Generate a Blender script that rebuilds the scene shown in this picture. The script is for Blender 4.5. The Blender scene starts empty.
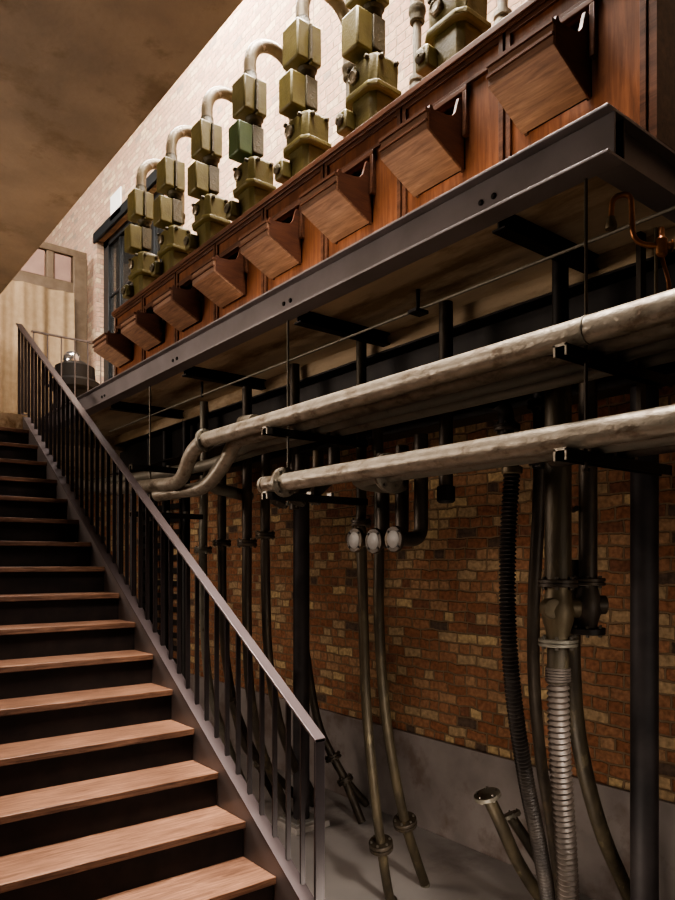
import bpy, bmesh, math, random
from mathutils import Vector, Matrix
random.seed(7)
H = 2.186            # eye height above the floor
FX = 710.0; CX = 337.5; HY = 563.0
FW = (.6190, .7855); RT = (.7855, -.6190)
col = bpy.context.scene.collection

def ray(px, py):
    a = (px-CX)/FX
    return (FW[0]+RT[0]*a, FW[1]+RT[1]*a, (HY-py)/FX)
def D(px, py, d):
    r = ray(px, py); return Vector((r[0]*d, r[1]*d, r[2]*d+H))
def AX(px, py, X):
    r = ray(px, py); return D(px, py, X/r[0])
def AY(px, py, Y):
    r = ray(px, py); return D(px, py, Y/r[1])

# ------------------------------------------------------------------ materials
def mat(name, color=(.5,.5,.5), rough=.6, metal=0., color2=None, scale=8., bump=0., bscale=60., spec=.5,
        stain=None, stain_amt=.5, stain_scale=3., stretch=(1,1,1), detail=6.):
    m = bpy.data.materials.new(name); m.use_nodes = True
    nt = m.node_tree; N = nt.nodes; L = nt.links
    b = N['Principled BSDF']
    b.inputs['Roughness'].default_value = rough; b.inputs['Metallic'].default_value = metal
    b.inputs['Specular IOR Level'].default_value = spec
    b.inputs['Base Color'].default_value = (*color, 1)
    tc = N.new('ShaderNodeTexCoord'); mp = N.new('ShaderNodeMapping')
    mp.inputs['Scale'].default_value = stretch
    L.new(tc.outputs['Object'], mp.inputs['Vector'])
    out = None
    if color2:
        n = N.new('ShaderNodeTexNoise'); n.inputs['Scale'].default_value = scale; n.inputs['Detail'].default_value = detail
        L.new(mp.outputs['Vector'], n.inputs['Vector'])
        r = N.new('ShaderNodeValToRGB')
        r.color_ramp.elements[0].position = .36; r.color_ramp.elements[1].position = .64
        r.color_ramp.elements[0].color = (*color, 1); r.color_ramp.elements[1].color = (*color2, 1)
        L.new(n.outputs['Fac'], r.inputs['Fac']); out = r.outputs['Color']
    if stain:
        n2 = N.new('ShaderNodeTexNoise'); n2.inputs['Scale'].default_value = stain_scale; n2.inputs['Detail'].default_value = 8
        n2.inputs['Roughness'].default_value = .65
        L.new(mp.outputs['Vector'], n2.inputs['Vector'])
        r2 = N.new('ShaderNodeValToRGB')
        r2.color_ramp.elements[0].position = 1-stain_amt-.06; r2.color_ramp.elements[1].position = 1-stain_amt+.06
        L.new(n2.outputs['Fac'], r2.inputs['Fac'])
        mx = N.new('ShaderNodeMix'); mx.data_type = 'RGBA'
        L.new(r2.outputs['Color'], mx.inputs['Factor'])
        if out: L.new(out, mx.inputs['A'])
        else: mx.inputs['A'].default_value = (*color, 1)
        mx.inputs['B'].default_value = (*stain, 1)
        out = mx.outputs['Result']
    if out: L.new(out, b.inputs['Base Color'])
    if bump:
        n3 = N.new('ShaderNodeTexNoise'); n3.inputs['Scale'].default_value = bscale; n3.inputs['Detail'].default_value = 5
        L.new(mp.outputs['Vector'], n3.inputs['Vector'])
        bp = N.new('ShaderNodeBump'); bp.inputs['Strength'].default_value = bump; bp.inputs['Distance'].default_value = .01
        L.new(n3.outputs['Fac'], bp.inputs['Height']); L.new(bp.outputs['Normal'], b.inputs['Normal'])
    return m

def wood(name, dark, light, scale=3., axis='X', rough=.45, spec=.4):
    m = bpy.data.materials.new(name); m.use_nodes = True
    nt = m.node_tree; N = nt.nodes; L = nt.links; b = N['Principled BSDF']
    b.inputs['Roughness'].default_value = rough; b.inputs['Specular IOR Level'].default_value = spec
    tc = N.new('ShaderNodeTexCoord'); mp = N.new('ShaderNodeMapping')
    s = {'X': (1.2, 14, 14), 'Y': (14, 1.2, 14), 'Z': (14, 14, 1.2)}[axis]
    mp.inputs['Scale'].default_value = s
    L.new(tc.outputs['Object'], mp.inputs['Vector'])
    n = N.new('ShaderNodeTexNoise'); n.inputs['Scale'].default_value = scale; n.inputs['Detail'].default_value = 9
    n.inputs['Roughness'].default_value = .7; n.inputs['Distortion'].default_value = .6
    L.new(mp.outputs['Vector'], n.inputs['Vector'])
    r = N.new('ShaderNodeValToRGB'); e = r.color_ramp.elements
    e[0].position = .3; e[0].color = (*dark, 1); e[1].position = .7; e[1].color = (*light, 1)
    L.new(n.outputs['Fac'], r.inputs['Fac'])
    n2 = N.new('ShaderNodeTexNoise'); n2.inputs['Scale'].default_value = 2.2; n2.inputs['Detail'].default_value = 4
    L.new(tc.outputs['Object'], n2.inputs['Vector'])
    r2 = N.new('ShaderNodeValToRGB'); r2.color_ramp.elements[0].position = .3; r2.color_ramp.elements[1].position = .7
    r2.color_ramp.elements[0].color = (.55, .5, .48, 1); r2.color_ramp.elements[1].color = (1.1, 1.05, 1, 1)
    L.new(n2.outputs['Fac'], r2.inputs['Fac'])
    mx = N.new('ShaderNodeMix'); mx.data_type = 'RGBA'; mx.blend_type = 'MULTIPLY'; mx.inputs['Factor'].default_value = .8
    L.new(r.outputs['Color'], mx.inputs['A']); L.new(r2.outputs['Color'], mx.inputs['B'])
    L.new(mx.outputs['Result'], b.inputs['Base Color'])
    bp = N.new('ShaderNodeBump'); bp.inputs['Strength'].default_value = .15; bp.inputs['Distance'].default_value = .004
    L.new(n.outputs['Fac'], bp.inputs['Height']); L.new(bp.outputs['Normal'], b.inputs['Normal'])
    return m

def brick_mat():
    m = bpy.data.materials.new('old_brick'); m.use_nodes = True
    nt = m.node_tree; N = nt.nodes; L = nt.links; b = N['Principled BSDF']
    b.inputs['Roughness'].default_value = .85; b.inputs['Specular IOR Level'].default_value = .2
    tc = N.new('ShaderNodeTexCoord'); sp = N.new('ShaderNodeSeparateXYZ'); cb = N.new('ShaderNodeCombineXYZ')
    L.new(tc.outputs['Object'], sp.inputs[0])
    ad = N.new('ShaderNodeMath'); ad.operation = 'ADD'
    L.new(sp.outputs['X'], ad.inputs[0]); L.new(sp.outputs['Y'], ad.inputs[1])
    L.new(ad.outputs[0], cb.inputs['X']); L.new(sp.outputs['Z'], cb.inputs['Y'])
    nz = N.new('ShaderNodeTexNoise'); nz.inputs['Scale'].default_value = 7.; nz.inputs['Detail'].default_value = 4
    L.new(tc.outputs['Object'], nz.inputs['Vector'])
    sb = N.new('ShaderNodeVectorMath'); sb.operation = 'SUBTRACT'; sb.inputs[1].default_value = (.5, .5, .5)
    L.new(nz.outputs['Color'], sb.inputs[0])
    sc = N.new('ShaderNodeVectorMath'); sc.operation = 'SCALE'; sc.inputs['Scale'].default_value = .045
    L.new(sb.outputs[0], sc.inputs[0])
    va = N.new('ShaderNodeVectorMath'); va.operation = 'ADD'
    L.new(cb.outputs[0], va.inputs[0]); L.new(sc.outputs[0], va.inputs[1])
    def brk(c1, c2, mo, off=.5, seed=0):
        k = N.new('ShaderNodeTexBrick'); k.inputs['Scale'].default_value = 1
        k.inputs['Brick Width'].default_value = .20; k.inputs['Row Height'].default_value = .082
        k.inputs['Mortar Size'].default_value = .009; k.inputs['Mortar Smooth'].default_value = .6
        k.inputs['Bias'].default_value = 0; k.squash = .55; k.squash_frequency = 3
        k.offset = off; k.inputs['Color1'].default_value = c1; k.inputs['Color2'].default_value = c2
        k.inputs['Mortar'].default_value = mo
        L.new(va.outputs[0], k.inputs['Vector']); return k
    k = brk((0, 0, 0, 1), (1, 1, 1, 1), (.5, .5, .5, 1))
    r = N.new('ShaderNodeValToRGB'); r.color_ramp.interpolation = 'CONSTANT'
    cols = [(0, (.27, .115, .065)), (.14, (.32, .155, .092)), (.3, (.30, .135, .08)), (.45, (.37, .215, .13)), (.58, (.22, .10, .065)),
            (.66, (.38, .265, .165)), (.8, (.33, .165, .10)), (.9, (.13, .09, .07)), (.94, (.46, .33, .19))]
    e = r.color_ramp.elements
    e[0].position = 0; e[0].color = (*cols[0][1], 1); e[1].position = cols[1][0]; e[1].color = (*cols[1][1], 1)
    for p, c in cols[2:]:
        x = e.new(p); x.color = (*c, 1)
    L.new(k.outputs['Color'], r.inputs['Fac'])
    # blotches
    n2 = N.new('ShaderNodeTexNoise'); n2.inputs['Scale'].default_value = 30; n2.inputs['Detail'].default_value = 8
    L.new(tc.outputs['Object'], n2.inputs['Vector'])
    r2 = N.new('ShaderNodeValToRGB'); r2.color_ramp.elements[0].position = .3; r2.color_ramp.elements[1].position = .75
    r2.color_ramp.elements[0].color = (.62, .6, .58, 1); r2.color_ramp.elements[1].color = (1.25, 1.2, 1.15, 1)
    L.new(n2.outputs['Fac'], r2.inputs['Fac'])
    mx = N.new('ShaderNodeMix'); mx.data_type = 'RGBA'; mx.blend_type = 'MULTIPLY'; mx.inputs['Factor'].default_value = 1
    L.new(r.outputs['Color'], mx.inputs['A']); L.new(r2.outputs['Color'], mx.inputs['B'])
    # mortar
    mm = N.new('ShaderNodeMix'); mm.data_type = 'RGBA'
    L.new(k.outputs['Fac'], mm.inputs['Factor']); L.new(mx.outputs['Result'], mm.inputs['A'])
    mm.inputs['B'].default_value = (.23, .155, .10, 1)
    # brightness of the strongly lit upper storey painted in as a paler tint
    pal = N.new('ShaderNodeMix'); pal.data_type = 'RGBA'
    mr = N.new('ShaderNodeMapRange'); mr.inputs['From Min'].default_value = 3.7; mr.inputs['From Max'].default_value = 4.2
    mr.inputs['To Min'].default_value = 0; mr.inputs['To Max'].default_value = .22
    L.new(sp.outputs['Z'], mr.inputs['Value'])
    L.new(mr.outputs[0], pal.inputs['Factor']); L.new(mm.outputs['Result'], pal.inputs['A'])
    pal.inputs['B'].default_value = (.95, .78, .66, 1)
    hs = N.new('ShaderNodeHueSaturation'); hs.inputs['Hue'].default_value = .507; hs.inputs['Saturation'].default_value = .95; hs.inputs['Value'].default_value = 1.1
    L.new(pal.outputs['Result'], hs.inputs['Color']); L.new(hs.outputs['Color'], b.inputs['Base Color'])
    # bump
    inv = N.new('ShaderNodeMath'); inv.operation = 'SUBTRACT'; inv.inputs[0].default_value = 1
    L.new(k.outputs['Fac'], inv.inputs[1])
    m2 = N.new('ShaderNodeMath'); m2.operation = 'MULTIPLY_ADD'; m2.inputs[1].default_value = .45
    L.new(n2.outputs['Fac'], m2.inputs[0]); L.new(inv.outputs[0], m2.inputs[2])
    bp = N.new('ShaderNodeBump'); bp.inputs['Strength'].default_value = .9; bp.inputs['Distance'].default_value = .012
    L.new(m2.outputs[0], bp.inputs['Height']); L.new(bp.outputs['Normal'], b.inputs['Normal'])
    return m

M = {}
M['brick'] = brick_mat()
M['floor'] = mat('screed_floor', (.33, .31, .295), .5, 0, (.39, .365, .345), 1.5, .05, 40, stain=(.25, .225, .21), stain_amt=.4, stain_scale=.9)
M['dado'] = mat('cement_dado', (.21, .18, .165), .8, 0, (.27, .235, .215), 3, .15, 30, stain=(.17, .13, .11), stain_amt=.42, stain_scale=2.2)
M['soffit'] = mat('board_concrete', (.21, .165, .12), .85, 0, (.27, .21, .15), 2.2, .25, 25, stain=(.17, .125, .08), stain_amt=.40, stain_scale=1.6)
M['slab'] = mat('slab_concrete', (.42, .33, .23), .85, 0, (.52, .41, .28), 6, .3, 40, stain=(.26, .18, .10), stain_amt=.45, stain_scale=4, stretch=(1, .25, 1))
M['steel'] = mat('painted_steel', (.20, .178, .172), .42, .3, (.235, .21, .205), 5, .04, 80)
M['rail'] = mat('rail_steel', (.125, .10, .10), .36, .35, (.14, .115, .115), 5, .03, 80)
M['bal'] = mat('baluster_steel_shaded', (.045, .036, .036), .42, .3, (.055, .045, .045), 5, .03, 80)  # same paint as the rail, darkened so the colour carries the shade
M['black'] = mat('black_steel', (.018, .015, .013), .55, .3, (.03, .025, .02), 6, .05, 50)
M['col'] = mat('column_steel', (.028, .024, .024), .6, .1, (.06, .05, .048), 4, .05, 50)
M['pipe'] = mat('galvanised_pipe', (.30, .265, .21), .42, .45, (.23, .20, .155), 30, .35, 60, stain=(.15, .115, .08), stain_amt=.42, stain_scale=16, stretch=(1, .6, 1))
M['pipe2'] = mat('dull_pipe', (.21, .19, .15), .5, .4, (.19, .175, .14), 14, .2, 60, stain=(.12, .09, .06), stain_amt=.35, stain_scale=9)
M['dpipe'] = mat('dark_pipe', (.085, .068, .05), .5, .4, (.055, .043, .032), 12, .2, 60, stain=(.12, .09, .055), stain_amt=.4, stain_scale=10, stretch=(1, 1, .4))
M['gpipe'] = mat('olive_pipe', (.10, .08, .05), .5, .3, (.05, .04, .027), 10, .25, 70, stain=(.17, .14, .085), stain_amt=.36, stain_scale=12, stretch=(1, 1, .3))
M['hose'] = mat('rubber_hose', (.03, .024, .02), .5, .2, (.05, .04, .032), 8, .1, 60)
M['mhose'] = mat('metal_hose', (.12, .10, .085), .5, .35, (.10, .08, .065), 8, .15, 60)
M['brass'] = mat('aged_bronze', (.17, .135, .085), .5, .5, (.12, .095, .06), 9, .15, 60)
M['olive'] = mat('olive_paint', (.125, .105, .035), .45, .05, (.09, .075, .025), 9, .2, 70, stain=(.32, .29, .20), stain_amt=.25, stain_scale=26)
M['green'] = mat('green_paint', (.07, .105, .04), .45, .05, (.06, .09, .035), 9, .1, 70)
M['olived'] = mat('dirty_olive', (.085, .07, .035), .6, .1, (.06, .05, .028), 18, .5, 60, stain=(.22, .18, .12), stain_amt=.3, stain_scale=20)
M['gnk'] = mat('peeling_pipe', (.15, .125, .075), .42, .3, (.19, .16, .11), 14, .2, 60, stain=(.48, .43, .37), stain_amt=.36, stain_scale=16)
M['oak'] = wood('tread_oak', (.085, .045, .03), (.36, .215, .145), 4.2, 'X', .42)
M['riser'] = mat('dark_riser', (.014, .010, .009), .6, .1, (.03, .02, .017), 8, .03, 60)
M['cab'] = wood('cabinet_wood', (.11, .045, .023), (.30, .13, .062), 2.2, 'Z', .38)
M['cabd'] = wood('cabinet_dark_wood', (.06, .028, .018), (.18, .088, .052), 2.6, 'Y', .4)
M['bin'] = wood('hopper_wood_lit', (.14, .08, .055), (.38, .24, .165), 3.2, 'Y', .42)  # lighter copy of the bin wood, light on the undersides put into colour
M['bind'] = wood('hopper_wood_shaded', (.05, .02, .012), (.13, .055, .03), 3.2, 'X', .45)  # darker copy for the bin sides, their shade put into colour
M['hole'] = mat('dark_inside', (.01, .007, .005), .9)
M['frame'] = mat('partition_wood', (.11, .075, .045), .6, 0, (.14, .10, .065), 8, .05, 60)
M['panel'] = mat('padded_panel', (.26, .17, .14), .7, 0, (.30, .20, .16), 6, .1, 30)
M['curtain'] = mat('linen_curtain', (.25, .18, .11), .9, 0, (.29, .215, .135), 10, .1, 200)
M['wframe'] = mat('window_steel', (.03, .032, .034), .4, .3)
M['white'] = mat('white_plastic', (.8, .8, .78), .5)
M['chrome'] = mat('polished_metal', (.6, .6, .6), .18, .9)
M['copper'] = mat('copper_pipe', (.42, .2, .10), .4, .8, (.25, .12, .06), 12, .1, 60)
M['bolt'] = mat('bolt_metal', (.20, .18, .15), .4, .6)
M['disc'] = mat('blank_plate', (.30, .29, .27), .5, .2, (.24, .23, .21), 12, .1, 50)
M['base'] = mat('base_plate', (.4, .37, .34), .5, .3, (.30, .27, .24), 9, .1, 50)
g = bpy.data.materials.new('window_glass'); g.use_nodes = True
gb = g.node_tree.nodes['Principled BSDF']; gb.inputs['Base Color'].default_value = (.25, .25, .24, 1)
gb.inputs['Transmission Weight'].default_value = .9; gb.inputs['Roughness'].default_value = .02; M['glass'] = g

# ------------------------------------------------------------------ mesh helpers
class MB:
    def __init__(s): s.bm = bmesh.new()
    def box(s, a, b):
        x0, y0, z0 = [min(a[i], b[i]) for i in range(3)]; x1, y1, z1 = [max(a[i], b[i]) for i in range(3)]
        v = [s.bm.verts.new(p) for p in ((x0,y0,z0),(x1,y0,z0),(x1,y1,z0),(x0,y1,z0),(x0,y0,z1),(x1,y0,z1),(x1,y1,z1),(x0,y1,z1))]
        for f in ((0,3,2,1),(4,5,6,7),(0,1,5,4),(1,2,6,5),(2,3,7,6),(3,0,4,7)): s.bm.faces.new([v[i] for i in f])
        return s
    def prism(s, pts, vec):
        vec = Vector(vec); a = [s.bm.verts.new(p) for p in pts]; b = [s.bm.verts.new(Vector(p)+vec) for p in pts]
        s.bm.faces.new(a); s.bm.faces.new(list(reversed(b))); n = len(pts)
        for i in range(n): s.bm.faces.new((a[i], b[i], b[(i+1) % n], a[(i+1) % n]))
        return s
    def tube(s, path, r, seg=20, cap=True):
        path = [Vector(p) for p in path]; n = len(path)
        rr = r if callable(r) else (lambda i: r)
        t = [(path[min(i+1, n-1)]-path[max(i-1, 0)]).normalized() for i in range(n)]
        up = Vector((0, 0, 1)) if abs(t[0].z) < .9 else Vector((1, 0, 0))
        nrm = (up - t[0]*up.dot(t[0])).normalized(); rings = []
        for i in range(n):
            nrm = (nrm - t[i]*nrm.dot(t[i])).normalized(); bn = t[i].cross(nrm); R = rr(i)
            rings.append([s.bm.verts.new(path[i]+(nrm*math.cos(2*math.pi*k/seg)+bn*math.sin(2*math.pi*k/seg))*R) for k in range(seg)])
        for i in range(n-1):
            for k in range(seg):
                s.bm.faces.new((rings[i][k], rings[i][(k+1) % seg], rings[i+1][(k+1) % seg], rings[i+1][k]))
        if cap: s.bm.faces.new(list(reversed(rings[0]))); s.bm.faces.new(rings[-1])
        return s
    def cyl(s, p, q, r, seg=24): return s.tube([p, q], r, seg)
    def lathe(s, p, axis, prof, seg=24):
        # prof: list of (distance along axis, radius)
        axis = Vector(axis).normalized(); p = Vector(p)
        up = Vector((0, 0, 1)) if abs(axis.z) < .9 else Vector((1, 0, 0))
        n = (up-axis*up.dot(axis)).normalized(); b = axis.cross(n); rings = []
        for h, R in prof:
            rings.append([s.bm.verts.new(p+axis*h+(n*math.cos(2*math.pi*k/seg)+b*math.sin(2*math.pi*k/seg))*max(R, .0004)) for k in range(seg)])
        for i in range(len(rings)-1):
            for k in range(seg): s.bm.faces.new((rings[i][k], rings[i][(k+1) % seg], rings[i+1][(k+1) % seg], rings[i+1][k]))
        s.bm.faces.new(list(reversed(rings[0]))); s.bm.faces.new(rings[-1]); return s
    def build(s, name, m, parent=None, bevel=0, smooth=True):
        bmesh.ops.recalc_face_normals(s.bm, faces=s.bm.faces)
        me = bpy.data.meshes.new(name); s.bm.to_mesh(me); s.bm.free()
        me.materials.append(M[m] if isinstance(m, str) else m)
        if smooth:
            me.polygons.foreach_set('use_smooth', [True]*len(me.polygons)); me.set_sharp_from_angle(angle=math.radians(38))
        o = bpy.data.objects.new(name, me); col.objects.link(o)
        if parent:
            o.parent = parent; o.location = -Vector(parent.get('_o', (0, 0, 0)))
        if bevel:
            bv = o.modifiers.new('bevel', 'BEVEL'); bv.width = bevel; bv.segments = 2; bv.limit_method = 'ANGLE'
        return o

def subpart(o, parent):
    """Re-parent o (built in world coordinates) under a part that already hangs below a thing."""
    o.parent = parent; o.location = (0, 0, 0); return o
def tag(o, label, cat, group=None):
    o['label'] = label; o['category'] = cat
    if group: o['group'] = group
    return o
def thing(name, label, cat, loc=(0, 0, 0), group=None):
    o = bpy.data.objects.new(name, None); col.objects.link(o); o.empty_display_size = .1
    o.location = loc; o['_o'] = tuple(loc); return tag(o, label, cat, group)
def struct(o): o['kind'] = 'structure'; return o
def copy_tree(o, parent=None):
    c = o.copy(); col.objects.link(c)
    if parent: c.parent = parent
    for ch in list(o.children): copy_tree(ch, c)
    return c

def spline(pts, n=10):
    pts = [Vector(p) for p in pts]
    P = [pts[0]*2-pts[1]]+pts+[pts[-1]*2-pts[-2]]; out = []
    for i in range(1, len(P)-2):
        for k in range(n):
            t = k/n; a, b, c, d = P[i-1], P[i], P[i+1], P[i+2]
            out.append(.5*((2*b)+(c-a)*t+(2*a-5*b+4*c-d)*t*t+(-a+3*b-3*c+d)*t**3))
    out.append(pts[-1]); return out
def fillet(pts, R, n=8):
    pts = [Vector(p) for p in pts]; out = [pts[0]]
    for i in range(1, len(pts)-1):
        a = pts[i-1]-pts[i]; b = pts[i+1]-pts[i]
        h = min(R, a.length*.49, b.length*.49); p = pts[i]+a.normalized()*h; q = pts[i]+b.normalized()*h
        for k in range(n+1):
            t = k/n; out.append(p*(1-t)**2+pts[i]*2*t*(1-t)+q*t*t)
    out.append(pts[-1]); return out
def flange(p, axis, r, th, parent, m='pipe2', bolts=6, pair=True, name='flange'):
    """bolted pipe flange centred on p"""
    axis = Vector(axis).normalized(); p = Vector(p); mb = MB()
    mb.lathe(p-axis*th*.5, axis, [(0, r*.97), (th*.08, r), (th*.42, r), (th*.46, r*.9), (th*.54, r*.9), (th*.58, r), (th*.92, r), (th, r*.97)] if pair
             else [(0, r*.97), (th*.1, r), (th*.9, r), (th, r*.97)], 28)
    o = mb.build(name, m, parent)
    up = Vector((0, 0, 1)) if abs(axis.z) < .9 else Vector((1, 0, 0))
    n = (up-axis*up.dot(axis)).normalized(); b = axis.cross(n); mb = MB()
    if not pair:
        for k in range(bolts):
            a = 2*math.pi*(k+.5)/bolts; c = p+(n*math.cos(a)+b*math.sin(a))*r*.78
            subpart(MB().tube([c-axis*(th*.5+.011), c+axis*(th*.5+.011)], r*.10, 6).build('bolt', 'bolt', parent), o)
        return o
    for k in range(bolts):
        a = 2*math.pi*(k+.5)/bolts; c = p+(n*math.cos(a)+b*math.sin(a))*r*.78
        mb.tube([c-axis*(th*.5+.011), c+axis*(th*.5+.011)], r*.10, 6)
    subpart(mb.build('bolts', 'bolt', parent), o)
    return o

# ------------------------------------------------------------------ camera
cam = bpy.data.cameras.new('camera'); co = bpy.data.objects.new('camera', cam); col.objects.link(co)
cam.sensor_fit = 'VERTICAL'; cam.sensor_height = 36; cam.lens = FX/900*36
cam.shift_y = (HY-450)/900.
cam.clip_start = .05
co.location = (0, 0, H); co.rotation_euler = (math.radians(90), 0, -math.atan2(FW[0], FW[1]))
bpy.context.scene.camera = co

# ------------------------------------------------------------------ the setting
XW = 4.196; ZP = H+1.414; YB = 12.3
struct(MB().box((-3, -3, -.1), (XW+.2, YB+.2, 0)).build('floor', 'floor'))
WTOP = 10.2
y0, y1 = 9.2, 11.85; zb, zt = ZP+.15, H+5.40          # window opening in the upper wall
w = MB()
w.box((XW, -3, 0), (XW+.35, y0, WTOP)); w.box((XW, y1, 0), (XW+.35, 20, WTOP))
w.box((XW, y0, 0), (XW+.35, y1, zb)); w.box((XW, y0, zt), (XW+.35, y1, WTOP))
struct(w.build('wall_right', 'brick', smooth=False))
struct(MB().box((XW-.035, -3, 0), (XW, YB, H-.34*XW)).build('baseboard_right', 'dado', bevel=.006))
# upper concrete soffit over the stairs; unseen near-left arm added to shade the treads
ZS = H+3.4; XS = 3.4/1.5365
struct(MB().prism([(-3, -1.5, ZS), (1.15, -1.5, ZS), (1.15, 3.45, ZS), (XS, 3.45, ZS), (XS, 20, ZS), (-3, 20, ZS)], (0, 0, .45)).build('ceiling', 'soffit', bevel=.01))
# platform slab (z a little below top of the beams), with a down-stand
s = MB(); s.box((2.052, 1.252, H+1.30), (XW, 7.43, ZP-.015)); s.box((2.72, 1.23, H+1.215), (2.98, 7.43, H+1.30))
struct(s.build('floor_platform', 'slab'))
s = MB(); s.box((.2, 7.16, H+1.16), (XW, YB, ZP-.002))
struct(s.build('floor_landing', 'slab'))

# window on the upper wall
wn = struct(MB().box((XW-.03, y0-.1, zt-.02), (XW+.02, y1+.10, zt+.15)).build('trim_1', 'wframe', bevel=.01))   # lintel
wf = MB(); xs = XW+.12
for (ya, yb, za, z_b) in ((y1-.22, y1, zb, zt), (y0, y0+.10, zb, zt), (y0, y1, zt-.12, zt), (y0, y1, zb, zb+.1)): wf.box((xs, ya, za), (xs+.1, yb, z_b))
for i in range(1, 4):
    yy = y0+(y1-y0)*i/4; wf.box((xs+.02, yy-.03, zb), (xs+.08, yy+.03, zt))
for i in range(1, 4):
    zz = zb+(zt-zb)*i/4; wf.box((xs+.03, y0, zz-.02), (xs+.07, y1, zz+.02))
wfo = struct(wf.build('window_1', 'wframe', bevel=.004))
gl = MB().box((xs+.045, y0, zb), (xs+.052, y1, zt)).build('pane', 'glass', wfo)
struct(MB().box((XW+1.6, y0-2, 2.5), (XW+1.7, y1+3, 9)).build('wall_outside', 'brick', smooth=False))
o = MB(); p = AX(117, 205, XW); o.box((XW-.03, p.y-.22, p.z-.2), (XW, p.y+.22, p.z+.2))
tag(o.build('wall_plate', 'white', bevel=.01), 'small white plate fixed on the pale brick wall above the window', 'plate')

# ------------------------------------------------------------------ staircase
XSI = 1.83; YT = 1.52*XSI; GO = .277; RI = .18
def tread_y(k): return YT+(k-4)*GO
def tread_z(k): return k*RI
st = thing('staircase', 'long dark steel staircase with brown oak treads and a flat bar balustrade', 'staircase')
XL = .15
for k in range(1, 21):
    yf, z = tread_y(k), H-1.466+(k-4)*RI
    if k < 20:
        MB().box((XL, yf, z-.034), (XSI-.001, yf+GO+.03, z)).build('tread', 'oak', st, bevel=.003)
    else:
        MB().box((XL, yf, z-.034), (XSI-.001, yf+.3, z)).build('tread', 'oak', st, bevel=.003)
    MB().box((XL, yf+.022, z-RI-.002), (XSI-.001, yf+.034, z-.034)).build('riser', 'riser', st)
# stringers
def sline(Y): return H-1.504+.634*(Y-2.592)
def stringer(x0, x1, flx):
    ya, yb = 1.53, 7.22
    m_ = MB(); m_.prism([(x0, ya, sline(ya)), (x0, yb, sline(yb)), (x0, yb, sline(yb)-.36), (x0, ya+.57, 0), (x0, ya, 0)], (x1-x0, 0, 0))
    o_ = m_.build('stringer', 'steel', st)
    f_ = MB(); f_.prism([(flx[0], ya, sline(ya)+.001), (flx[0], yb, sline(yb)+.001), (flx[0], yb, sline(yb)-.011), (flx[0], ya, sline(ya)-.007)], (flx[1]-flx[0], 0, 0))
    subpart(f_.build('top_flange', 'rail', st), o_)
stringer(XSI, XSI+.012, (XSI-.001, XSI+.07)); stringer(XL-.012, XL, (XL-.07, XL))
XR = 1.885
YA, YZ = 2.535, 7.52
def rline(Y): return H-.765+.632*(Y-YA)
hr = MB(); hr.prism([(XR-.030, YA-.02, rline(YA-.02)), (XR-.030, YZ, rline(YZ)), (XR-.030, YZ, rline(YZ)-.014), (XR-.030, YA-.02, rline(YA-.02)-.014)], (.06, 0, 0))
hr.build('handrail', 'rail', st, bevel=.002)
n = int((YZ-YA)/.1147)
for i in range(1, n+1):
    y = YA+i*(YZ-YA-.01)/n
    zb_ = sline(y) if y < 7.3 else ZP-.01
    MB().box((XR-.012, y-.0055, zb_-.01), (XR+.012, y+.0055, rline(y)-.012)).build('baluster', 'bal', st)
MB().box((XR-.026, YA-.02, 0), (XR+.026, YA-.006, rline(YA)-.014)).build('newel_post', 'bal', st, bevel=.002)

# landing railing (along X at the end of the platform)
lr = thing('landing_railing', 'thin grey metal railing across the upper landing behind the stair head', 'railing', (2.0, 7.43, ZP))
MB().box((1.98, 7.415, ZP+.885), (3.6, 7.445, ZP+.9)).build('top_rail', 'steel', lr)
for i in range(12):
    x = 2.0+i*.135; MB().cyl((x, 7.43, ZP-.01), (x, 7.43, ZP+.89), .007, 8).build('post', 'steel', lr)

# partition with padded panels and curtain
pz = H+5.22; pxr = AY(86, 254, YB-.25).x
pt = thing('partition', 'tall brown timber partition frame with padded upper panels at the back', 'partition', (0, YB-.25, ZP))
YP = YB-.25
fr = MB(); fr.box((-1, YP-.05, pz-.12), (pxr, YP+.05, pz)); zmid = H+4.60
fr.box((-1, YP-.06, zmid-.14), (pxr, YP+.05, zmid+.06))
xs_ = AY(72, 280, YP).x; xm = AY(49.5, 280, YP).x
fr.box((xs_, YP-.08, ZP), (pxr, YP+.05, pz-.12)); fr.box((xm-.06, YP-.05, zmid), (xm+.06, YP+.03, pz-.12))
fr.build('frame', 'frame', pt, bevel=.012)
MB().box((xm+.07, YP-.02, zmid+.06), (xs_-.01, YP+.02, pz-.12)).build('padded_panel', 'panel', pt, bevel=.02)
MB().box((.6, YP-.02, zmid+.06), (xm-.07, YP+.02, pz-.12)).build('padded_panel', 'panel', pt, bevel=.02)
# curtain: pleated sheet
bm = bmesh.new(); vs = []
x_l, x_r = .6, AY(74, 350, YP-.15).x; ztop = zmid-.16
nx = 260
for i in range(nx+1):
    x = x_l+(x_r-x_l)*i/nx; t = x*9.5
    off = .055*math.sin(t)+.03*math.sin(t*2.3+1)+.015*math.sin(t*4.1)
    vs.append([bm.verts.new((x+.01*math.sin(k*.9+t), YP-.16+off*(.45+.55*k/5), ztop-(ztop-ZP)*k/5)) for k in range(6)])
for i in range(nx):
    for k in range(5): bm.faces.new((vs[i][k], vs[i+1][k], vs[i+1][k+1], vs[i][k+1]))
c_ = MB(); c_.bm.free(); c_.bm = bm
cu = c_.build('curtain', 'curtain'); tag(cu, 'floor length beige linen curtain hanging in soft pleats behind the stair head', 'curtain')

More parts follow.
